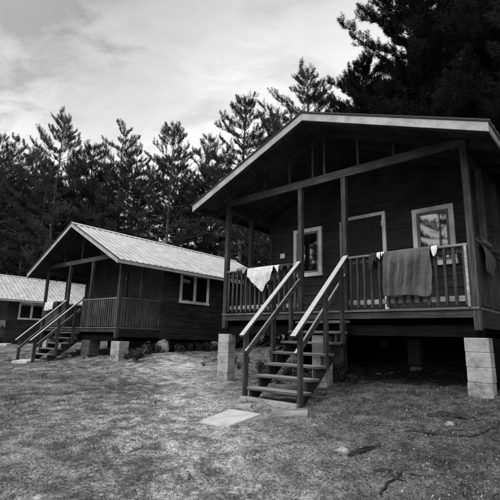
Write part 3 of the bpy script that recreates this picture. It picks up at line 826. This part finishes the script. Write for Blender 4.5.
def pine_meshes(seed, H, cb, Rm, whorl=.5, nbr=5, size=.19, blades=14, width=.03, mat='needles', lean=.0, bare=.25, fill=1.0, rt=.15):
    rng = np.random.default_rng(seed); rnd = random.Random(seed)
    tr = MB()
    nseg = 12; pts = []
    for i in range(nseg + 1):
        z = H * i / nseg
        pts.append((lean * z * z / H * .1 + .12 * noise.noise((z * .25, seed, 0)), .12 * noise.noise((z * .25, seed, 7)), z - .15))
    tr.tube(pts, [max(.012, rt * (1 - i / nseg) ** .8 + .008) for i in range(nseg + 1)], 8)
    def axis(z):
        t = min(max((z) / H * nseg, 0), nseg - .001); k = int(t); u = t - k
        a, b = pts[k], pts[k + 1]
        return np.array([a[0] * (1 - u) + b[0] * u, a[1] * (1 - u) + b[1] * u, z - .15])
    P = []; D = []
    z = H * bare
    while z < H * .985:
        t = (z / H - cb) / (1 - cb)                     # <0: dead or thin zone under the crown
        live = t > 0
        if live: L = Rm * (1 - t) ** .6 * (.5 + .6 * min(1, (t + .12) * 3)) * (1 - .3 * max(0, t - .6) / .4) + .3
        else: L = Rm * .55
        nb = nbr + rnd.randint(-1, 1) if live else rnd.randint(1, 3)
        a0 = rnd.random() * 6.28
        for k in range(nb):
            a = a0 + k * 6.283 / max(nb, 1) + rnd.uniform(-.35, .35); l = L * rnd.choice((.5, .8, .95, 1.1, 1.3)) * rnd.uniform(.9, 1.1)
            if live and t < .85 and rnd.random() < .12: continue
            el = (-.08 + .75 * max(t, 0) ** 2.2 + rnd.uniform(-.18, .18)) if live else rnd.uniform(-.3, .1)
            o = axis(z + rnd.uniform(-.1, .1)); q = [o]
            d = np.array([math.cos(a) * math.cos(el), math.sin(a) * math.cos(el), math.sin(el)])
            ns = 5
            for s in range(ns):
                d = d + np.array([rnd.uniform(-.12, .12), rnd.uniform(-.12, .12), .06 + .07 * max(t, 0) if live else .02]); d /= np.linalg.norm(d)
                q.append(q[-1] + d * l / ns)
            r0 = .012 + .02 * l / Rm * rt / .15
            tr.tube(q, [r0 * (1 - s / ns * .8) for s in range(ns + 1)], 4)
            if live and rnd.random() < .06: continue
            if not live and rnd.random() < .55: continue
            # twigs with tufts
            m = max(3, int(l * 7.5 * fill)) if live else int(l * 3)
            for s in range(m):
                u = .28 + .72 * (s + rnd.random()) / m
                kk = min(int(u * ns), ns - 1); f = u * ns - kk
                b = q[kk] * (1 - f) + q[kk + 1] * f
                bd = q[kk + 1] - q[kk]; bd /= np.linalg.norm(bd)
                sd = np.cross(bd, [0, 0, 1.]); sd /= np.linalg.norm(sd) + 1e-9
                tl = rnd.uniform(.12, .5) * (1.1 - u * .6) * min(1.3, .5 + l / 2)
                dr = bd * rnd.uniform(.4, .9) + sd * rnd.choice((-1, 1)) * rnd.uniform(.3, 1) + np.array([0, 0, rnd.uniform(.1, .8)])
                dr /= np.linalg.norm(dr)
                e = b + dr * tl
                P.append(e); D.append(dr * .7 + np.array([0, 0, .25 + .5 * max(t, 0)]))
                if tl > .3:
                    P.append(b + dr * tl * .5); D.append(dr * .7 + np.array([0, 0, .5]))
            P.append(q[-1]); D.append(d + np.array([0, 0, .4]))
        z += whorl * rnd.uniform(.75, 1.25)
    top = axis(H)
    for k in range(4): P.append(top - np.array([0, 0, .16 * k])); D.append(np.array([0.02, 0.01, 1.]))
    V = tufts(rng, np.array(P), np.array(D), size, blades, width)
    mt = bpy.data.meshes.new('trunk'); mt.from_pydata([tuple(v) for v in tr.v], [], tr.f)
    for p in mt.polygons: p.use_smooth = True
    mt.materials.append(M['bark_dark' if mat == 'needles_dark' else 'bark'])
    return mt, tri_mesh('crown', V, M[mat])

def tree_obj(meshes, x, y, H0, H, rz, label, group=None):
    o = empty('pine_tree', (x, y, gz1(x, y)), rz); s = H / H0; o.scale = (s * random.uniform(.95, 1.1),) * 2 + (s,)
    tag(o, label, 'tree', group)
    link('trunk', meshes[0], o); link('crown', meshes[1], o)
    return o
VAR = [(pine_meshes(1, 16, .34, 3.0, .56, 6, .34, 58, .0135, bare=.15, fill=1.15), 16),
       (pine_meshes(2, 16, .26, 3.4, .58, 6, .34, 58, .0135, bare=.1, fill=1.1), 16),
       (pine_meshes(3, 15, .38, 2.8, .54, 6, .34, 58, .0135, bare=.15, fill=1.15), 15),
       (pine_meshes(4, 16, .16, 3.2, .56, 6, .34, 58, .0135, bare=.05, fill=1.05), 16),
       (pine_meshes(5, 12, .06, 3.2, .5, 6, .34, 58, .0135, bare=.03, fill=1.0), 12),
       (pine_meshes(6, 16, .30, 3.5, .60, 5, .36, 58, .0135, bare=.1, fill=1.1, lean=.3), 16)]
DARK = [(pine_meshes(11, 18, .10, 4.0, .45, 7, .34, 62, .014, 'needles_dark', bare=.05, fill=1.7), 18),
        (pine_meshes(12, 17, .15, 3.5, .45, 7, .34, 62, .014, 'needles_dark', bare=.08, fill=1.7), 17)]
named = [(-14.6, 30, 17.2, 1, 'tall pine with forked open top rising left of the middle cabin roof peak'),
         (-13.7, 34, 16.6, 2, 'slim pine standing right behind the tall one left of the middle cabin peak'),
         (-10.6, 32, 17.4, 0, 'broad pine rising above the middle cabin roof just right of its peak'),
         (-6.1, 30, 16.4, 2, 'pine with spreading candle-like top above the middle of the middle cabin roof'),
         (-3.9, 34, 17.6, 5, 'pine whose top shows just left of the nearest cabin roof end'),
         (-.6, 27, 16.9, 2, 'open lacy pine rising behind the sloping left roof edge of the nearest cabin'),
         (1.6, 26, 15.4, 1, 'shorter pine beside the lacy one behind the left roof slope'),
         (3.5, 24.5, 17.4, 1, 'pointed pine rising just left above the roof peak of the nearest cabin'),
         (-24.3, 38, 16.9, 1, 'pine at the far left edge behind the farthest cabin'),
         (-20.6, 36, 16.3, 3, 'pine between the left edge and the tallest pine on the left')]
for x, y, H, v, lab in named:
    m, H0 = VAR[v]; tree_obj(m, x, y, H0, H, random.uniform(0, 6.28), lab)
m, H0 = DARK[1]
tree_obj(m, 5.9, 20.5, H0, 15.2, 1.0, 'dark pine directly above the roof peak of the nearest cabin, right of the pointed pine')
m, H0 = DARK[0]
tree_obj(m, 7.5, 17.0, H0, 19.5, 2.0, 'huge black pine filling the sky at upper right with its bough reaching left')
GR = 'pines massed in the stand behind the cabins'
k = 0
rr = random.Random(3)
for row, (y0, n, x0, x1) in enumerate(((31.5, 17, -32, 4), (36, 20, -38, 8), (42, 18, -44, 12))):
    for i in range(n):
        x = x0 + (x1 - x0) * (i + rr.uniform(.15, .85)) / n; y = y0 + rr.uniform(-1.8, 1.8)
        v = rr.choice((0, 1, 2, 3, 5, 0)); m, H0 = VAR[v]
        if row > 0 and -11 < x < 3 and rr.random() < .3: continue
        tree_obj(m, x, y, H0, rr.uniform(13.2, 16.2) + row * 1.0, rr.uniform(0, 6.28), 'dark pine lost among others in the massed stand behind the cabins', GR)
for (x, y, H) in ((-26, 31, 8), (-22, 30, 9.5), (-18.5, 31.5, 8.5), (-16.2, 29.5, 8), (-28, 34, 9), (-12, 35, 9), (-8.5, 34, 7.5), (-1.5, 31, 7), (4, 29, 8), (-5, 33, 7), (-3, 36, 8.5), (0, 34, 8), (-6.5, 37, 9), (2, 33, 8.5),  (-24, 33.5, 10), (-20, 33, 10), (-27.5, 29.5, 8), (-24.5, 29, 9), (-20.3, 28.5, 8.5), (-18, 28.5, 8), (-14.5, 31.5, 9.5), (-30, 36, 11), (-10, 31, 7), (3.2, 19.5, 6), (6, 18.5, 7), (8.5, 16, 7), (9.5, 13.5, 7)):
    m, H0 = VAR[4]
    tree_obj(m, x, y, H0, H, rr.uniform(0, 6.28), 'young bushy pine growing low between the taller trunks behind the cabins', 'young pines behind the cabins')
for (x, y, H, v) in ((10.2, 15.0, 20, 0), (9.0, 19, 19, 1), (12.5, 19, 20, 0), (13, 14, 19, 1), (11.2, 11.0, 19, 0), (15, 23, 20, 1), (10.5, 24, 19, 0), (7.6, 24, 16, 1), (16, 17, 20, 0), (9.2, 6.6, 18, 0), (8.6, 3.6, 17, 1), (10, 9, 18, 1)):  # last ones stand out of view, added to shade the cabin's right side
    m, H0 = DARK[v]
    tree_obj(m, x, y, H0, H, rr.uniform(0, 6.28), 'black pine in the solid dark foliage behind the right end of the nearest cabin, or added out of view to shade its right side', 'black pines behind the nearest cabin, some added unseen for shade')
for i, (x, y, H, v) in enumerate(((-13, -8, 13, 3), (-16, -4, 15, 1), (-15.5, 0, 13, 3), (-17.5, 3, 14, 1), (-20, 6, 14, 3), (-19, -1, 16, 0), (-23, 3, 16, 1), (-25, 9, 15, 3), (-10, -14, 15, 1), (-5, -17, 15, 3), (2, -18, 16, 1), (-28, 5, 17, 1))):
    m, H0 = VAR[v]
    tree_obj(m, x, y, H0, H, rr.uniform(0, 6.28), 'pine of the clearing edge, mirrored in the porch windows of the nearest cabin', 'pines mirrored in the windows')

# ------------------------------------------------------------------ ground cover
rng = np.random.default_rng(5)
def in_cab(x, y, loc, yaw, W, y0, y1, pad=.0):
    dx, dy = x - loc[0], y - loc[1]; c, s = math.cos(yaw), math.sin(yaw)
    u = dx * c + dy * s; v = -dx * s + dy * c
    return (u > -pad) & (u < W + pad) & (v > y0 - pad) & (v < y1 + pad)
def patch(x, y):
    """0..1 how much grass grows: the trodden path and the stair foot stay bare"""
    n = np.array([noise.noise((a * .7, b * .7, 2.2)) + .6 * noise.noise((a * 2.0, b * 2.0, 5.5)) for a, b in zip(x, y)])
    g = np.clip(.5 + .9 * n, 0, 1)
    path = np.exp(-((x - (-.4 - .22 * (y - 6))) / 1.0) ** 2) * (y < 12)      # line from the stair foot to the left pier
    foot = np.exp(-((x - .2) ** 2 + (y - 5.4) ** 2) / 2.2)
    right = 1 / (1 + np.exp(-(x - .9) * 3)) * (y < 9)
    return g * (1 - .75 * path) * (1 - .8 * foot) * (1 - .8 * right)
def scatter(n, x0, x1, y0, y1, power=1.0):
    y = y0 + (y1 - y0) * rng.random(n) ** power
    half = y * .72 + .8
    x = (rng.random(n) * 2 - 1) * half
    k = (x > x0) & (x < x1)
    return x[k], y[k]
def blades(x, y, h, w, lean):
    n = len(x); z = gz(x, y) - .01
    a = rng.random(n) * 6.283; ca, sa = np.cos(a), np.sin(a)
    b = rng.random(n) * 6.283; l = lean * (.35 + .65 * rng.random(n))
    P0 = np.stack([x - ca * w / 2, y - sa * w / 2, z], 1); P1 = np.stack([x + ca * w / 2, y + sa * w / 2, z], 1)
    T = np.stack([x + np.cos(b) * l * h, y + np.sin(b) * l * h, z + h * np.sqrt(np.maximum(.05, 1 - l * l * .8))], 1)
    return np.stack([P0, P1, T], 1).reshape(-1, 3)
# grass in short tussocks
def flakes(x, y, size, tilt, aspect=.5):
    n = len(x); z = gz(x, y) + .004
    a = rng.random(n) * 6.283; s = size * (.4 + 1.0 * rng.random(n))
    U = np.stack([np.cos(a), np.sin(a), tilt * rng.normal(size=n)], 1) * s[:, None]
    W_ = np.stack([-np.sin(a), np.cos(a), tilt * rng.normal(size=n)], 1) * (s * aspect)[:, None]
    c = np.stack([x, y, z + s * tilt * .6], 1)
    return np.stack([c - U, c + W_, c + U * .9, c - W_ * .8], 1).reshape(-1, 3)
def outdoors(x, y): return ~in_cab(x, y, A_LOC, A_YAW, 5, .3, 7.6) & ~in_cab(x, y, B_LOC, B_YAW, 5, .4, 7.6)
def tussocks(n, pw, gain, off, per, sig, h0, h1, w0, lean, far=24):
    x, y = scatter(n, -20, 6, 2.9, far, pw)
    keep = (rng.random(len(x)) < np.clip(patch(x, y) * gain - off, .0, 1)) & outdoors(x, y)
    x, y = x[keep], y[keep]
    sc = np.repeat(.5 + rng.random(len(x)), per)
    cx = np.repeat(x, per) + rng.normal(0, sig, len(x) * per) * sc; cy = np.repeat(y, per) + rng.normal(0, sig, len(x) * per) * sc
    hh = np.repeat(h0 + (h1 - h0) * rng.random(len(x)), per) * (.4 + rng.random(len(cx)))
    return blades(cx, cy, hh, w0 * .75 + .0005 * cy, lean)
tag(link('grass', tri_mesh('grass', tussocks(15000, 1.45, 1.5, .10, 36, .075, .012, .038, .004, .99), M['grass'])), kind='stuff')
tag(link('dark_grass', tri_mesh('dark_grass', tussocks(13000, 1.4, 2.2, .75, 48, .07, .012, .05, .005, .99), M['weed'])), kind='stuff')
tag(link('weeds', tri_mesh('weeds', np.concatenate([tussocks(2600, 1.25, 2.0, .7, 50, .085, .02, .06, .010, .97)]), M['weed'])), kind='stuff')
# litter of leaf crumbs, bark crumbs and needles
x, y = scatter(60000, -16, 7, 2.8, 16, 1.6)
tag(link('leaf_litter', tri_mesh('leaf_litter', flakes(x, y, .007, .45, .45), M['litter'], 4)), kind='stuff')
x, y = scatter(52000, -16, 7, 2.8, 16, 1.6); k_ = rng.random(len(x)) < .45 + .55 / (1 + np.exp(-(x - .6) * 2)); x, y = x[k_], y[k_]
tag(link('bark_litter', tri_mesh('bark_litter', flakes(x, y, .009, .45, .4), M['litter_dark'], 4)), kind='stuff')
x, y = scatter(30000, -12, 7, 2.8, 14, 1.5)
tag(link('needle_litter', tri_mesh('needle_litter', flakes(x, y, .04, .10, .03), M['litter'], 4)), kind='stuff')
def crumbs(x, y, size):
    n = len(x); z = gz(x, y); s = size * (.35 + rng.random(n) ** 2.5 * 1.6)
    P = []
    a0 = rng.random(n) * 6.283
    for k in range(3):
        a = a0 + k * 2.094 + rng.normal(0, .3, n); P.append(np.stack([x + np.cos(a) * s, y + np.sin(a) * s, z - .003], 1))
    T = np.stack([x + rng.normal(0, .3, n) * s, y + rng.normal(0, .3, n) * s, z + s * (.6 + .5 * rng.random(n))], 1)
    return np.stack([P[0], P[1], T, P[1], P[2], T, P[2], P[0], T], 1).reshape(-1, 3)
x, y = scatter(34000, -14, 7, 2.8, 15, 1.5)
tag(link('soil_crumbs', tri_mesh('soil_crumbs', crumbs(x, y, .009), M['crumb'])), kind='stuff')
x, y = scatter(4200, -10, 7, 2.8, 12, 1.4)
keep = rng.random(len(x)) < .25 + .75 / (1 + np.exp(-(x - .6) * 2)); x, y = x[keep], y[keep]
tag(link('pebbles', tri_mesh('pebbles', flakes(x, y, .008, .5, .8), M['chips'], 4)), kind='stuff')

# leafy weeds along the cabin sides: each plant its own thing
def plant_mesh(seed, h, n):
    r = np.random.default_rng(seed); q = []; st = MB()
    for s in range(n):
        a = r.random() * 6.283; l = h * (.5 + .6 * r.random()); ln = .15 + .5 * r.random()
        tip = np.array([math.cos(a) * l * ln, math.sin(a) * l * ln, l])
        b0 = np.array([r.normal() * .03, r.normal() * .03, -.03])
        st.tube([b0, (b0 + tip) / 2 + np.array([0, 0, l * .08]), tip], [.006, .005, .003], 4)
        for k in range(9):
            t = .25 + .75 * k / 8; c = b0 + (tip - b0) * t + np.array([0, 0, l * .16 * t * (1 - t) * 2])
            b = r.random() * 6.283; s_ = h * (.10 + .10 * r.random())
            u = np.array([math.cos(b), math.sin(b), r.normal() * .35]); w = np.cross(u, [0, 0, 1]) + np.array([0, 0, r.normal() * .3])
            q += [c, c + u * s_ + w * s_ * .42, c + u * s_ * 1.9 - np.array([0, 0, s_ * .3]), c + u * s_ - w * s_ * .42]
    ms = bpy.data.meshes.new('stem'); ms.from_pydata([tuple(v) for v in st.v], [], st.f); ms.materials.append(M['bark'])
    return ms, tri_mesh('foliage', np.array(q), M['weed_leaf'], 4)
PV = [plant_mesh(s, h, n) for s, h, n in ((1, .35, 9), (2, .45, 12), (3, .28, 10), (8, .5, 70))]
def plant(x, y, v, sc, label, group=None):
    o = empty('weed_plant', (x, y, gz1(x, y)), rr.uniform(0, 6.28)); o.scale = (sc, sc, sc * rr.uniform(.75, 1.05))
    tag(o, label, 'plant', group)
    link('stem', PV[v][0], o); link('foliage', PV[v][1], o)
plant(-3.25, 12.6, 1, 1.0, 'spindly leafy plant standing alone in front of the middle cabin, right of its pale pier')
GB = 'weeds along the side of the middle cabin'
for i in range(60):
    t = rr.uniform(-.2, 6.5); p = MBm @ Vector((5.0 + rr.uniform(-.5, .55), t, 0))
    plant(p.x, p.y, rr.randrange(3), rr.uniform(.6, 1.15), 'leafy weed growing along the foot of the middle cabin side wall', GB)
for i in range(14):
    p = MBm @ Vector((rr.uniform(.5, 4.6), rr.uniform(-.5, .5), 0))
    plant(p.x, p.y, rr.randrange(3), rr.uniform(.35, .75), 'leafy weed in front of the middle cabin between its stairs and pale pier', 'weeds before the middle cabin porch')
for i in range(20):
    p = MA @ Vector((rr.uniform(.35, 2.9), rr.uniform(.0, 2.2), 0))
    plant(p.x, p.y, rr.randrange(3), rr.uniform(.5, .95), 'leafy weed under the porch behind the stairs of the nearest cabin', 'weeds under the nearest porch')
for i in range(12):
    p = MA @ Vector((rr.uniform(-2.5, -.3), rr.uniform(1.0, 5.5), 0))
    plant(p.x, p.y, rr.randrange(3), rr.uniform(.5, .9), 'leafy weed on the rise between the nearest and the middle cabin', 'weeds between the cabins')

for (x, y, sc) in ((1.0, 17.2, 2.6), (1.9, 18.5, 3.0), (.2, 18.6, 2.8), (2.9, 17.6, 2.8), (-.6, 20, 3.0), (3.6, 19.0, 3.2), (1.2, 20.5, 3.4), (1.35, 16.4, 2.2), (2.2, 16.2, 2.2), (-1.6, 21.5, 3.2), (4.4, 16.6, 2.4)):
    plant(x, y, 3, sc, 'waist high leafy bush behind the back corner of the nearest cabin', 'bushes behind the nearest cabin')
# ------------------------------------------------------------------ light, sky, camera
BANK = (-.50, .60, .625)
SUN_EL, SUN_AZ = R(48), R(225)       # from behind the camera, to its left
w = bpy.data.worlds.new('World'); scene.world = w; w.use_nodes = True
nt = w.node_tree; bg = nt.nodes['Background']
sky = nt.nodes.new('ShaderNodeTexSky'); sky.sky_type = 'NISHITA'; sky.sun_disc = False
sky.sun_elevation = SUN_EL; sky.sun_rotation = SUN_AZ
bwn = nt.nodes.new('ShaderNodeRGBToBW'); nt.links.new(sky.outputs[0], bwn.inputs[0])
tc = nt.nodes.new('ShaderNodeTexCoord'); sep = nt.nodes.new('ShaderNodeSeparateXYZ')
nt.links.new(tc.outputs['Generated'], sep.inputs[0])
zc = mathn(nt, 'ADD', mathn(nt, 'MAXIMUM', sep.outputs['Z'], 0), .22)
comb = nt.nodes.new('ShaderNodeCombineXYZ')
nt.links.new(mathn(nt, 'DIVIDE', sep.outputs['X'], zc), comb.inputs[0]); nt.links.new(mathn(nt, 'DIVIDE', sep.outputs['Y'], zc), comb.inputs[1])
def cloud(scale, detail, off, dist=.6):
    mp = nt.nodes.new('ShaderNodeMapping'); mp.inputs['Location'].default_value = off; mp.inputs['Scale'].default_value = (1, 1.5, 1); mp.inputs['Rotation'].default_value = (0, 0, .5)
    nt.links.new(comb.outputs[0], mp.inputs[0])
    n = nt.nodes.new('ShaderNodeTexNoise'); n.inputs['Scale'].default_value = scale; n.inputs['Detail'].default_value = detail; n.inputs['Roughness'].default_value = .58; n.inputs['Distortion'].default_value = dist
    nt.links.new(mp.outputs[0], n.inputs['Vector']); return n.outputs['Fac']
c1 = cloud(1.3, 9, (3.1, 1.2, 0), .35); c2 = cloud(5.5, 9, (7.7, 4.0, 2), .5)
cl = mathn(nt, 'ADD', mathn(nt, 'MULTIPLY', c1, .7), mathn(nt, 'MULTIPLY', c2, .3))
elev = ramp(nt, sep.outputs['Z'], [(0.0, 1.08), (.40, 1.03), (.52, .84), (.62, .70), (.7, .58), (1.0, .5)])
cv = mathn(nt, 'MULTIPLY', elev, ramp(nt, cl, [(.34, .66), (.5, .97), (.62, 1.06)]))
dc = nt.nodes.new('ShaderNodeVectorMath'); dc.operation = 'DOT_PRODUCT'       # a darker bank of cloud to the upper left
nt.links.new(tc.outputs['Generated'], dc.inputs[0]); dc.inputs[1].default_value = BANK
bank = mathn(nt, 'ADD', dc.outputs['Value'], mathn(nt, 'MULTIPLY', mathn(nt, 'SUBTRACT', c2, .5), .22))
bank = mathn(nt, 'ADD', bank, mathn(nt, 'MULTIPLY', mathn(nt, 'SUBTRACT', c1, .5), .16))
cv = mathn(nt, 'MULTIPLY', cv, ramp(nt, bank, [(.88, 1.0), (.955, .72), (1.0, .42)]))
vd = nt.nodes.new('ShaderNodeVectorMath'); vd.operation = 'DOT_PRODUCT'
nt.links.new(tc.outputs['Generated'], vd.inputs[0])
vd.inputs[1].default_value = (math.sin(SUN_AZ) * math.cos(SUN_EL), math.cos(SUN_AZ) * math.cos(SUN_EL), math.sin(SUN_EL))
glow = mathn(nt, 'POWER', mathn(nt, 'MAXIMUM', vd.outputs['Value'], 0), 3)
cv = mathn(nt, 'ADD', cv, mathn(nt, 'MULTIPLY', glow, 1.3))
val = mathn(nt, 'ADD', mathn(nt, 'MULTIPLY', cv, 12.1), mathn(nt, 'MULTIPLY', bwn.outputs[0], .12))
nt.links.new(val, bg.inputs['Color']); bg.inputs['Strength'].default_value = .1

sun = bpy.data.lights.new('sun', 'SUN'); sun.energy = 1.5; sun.angle = R(13); sun.color = (1, 1, 1)
so_ = bpy.data.objects.new('sun', sun); col.objects.link(so_)
d = Vector((math.sin(SUN_AZ) * math.cos(SUN_EL), math.cos(SUN_AZ) * math.cos(SUN_EL), math.sin(SUN_EL)))
so_.rotation_euler = d.to_track_quat('Z', 'Y').to_euler(); so_.location = d * 60

cam = bpy.data.cameras.new('camera'); co = bpy.data.objects.new('camera', cam); col.objects.link(co)
cam.sensor_width = 36; cam.lens = 36 * 421.944 / 500; cam.clip_start = .05; cam.clip_end = 2000
co.matrix_world = Matrix.Translation((0, 0, CAMZ)) @ Matrix.Rotation(R(90 + 11.903), 4, 'X') @ Matrix.Rotation(R(1.449), 4, 'Z')
scene.camera = co
scene.view_settings.view_transform = 'Standard'; scene.view_settings.look = 'None'; scene.view_settings.exposure = 0
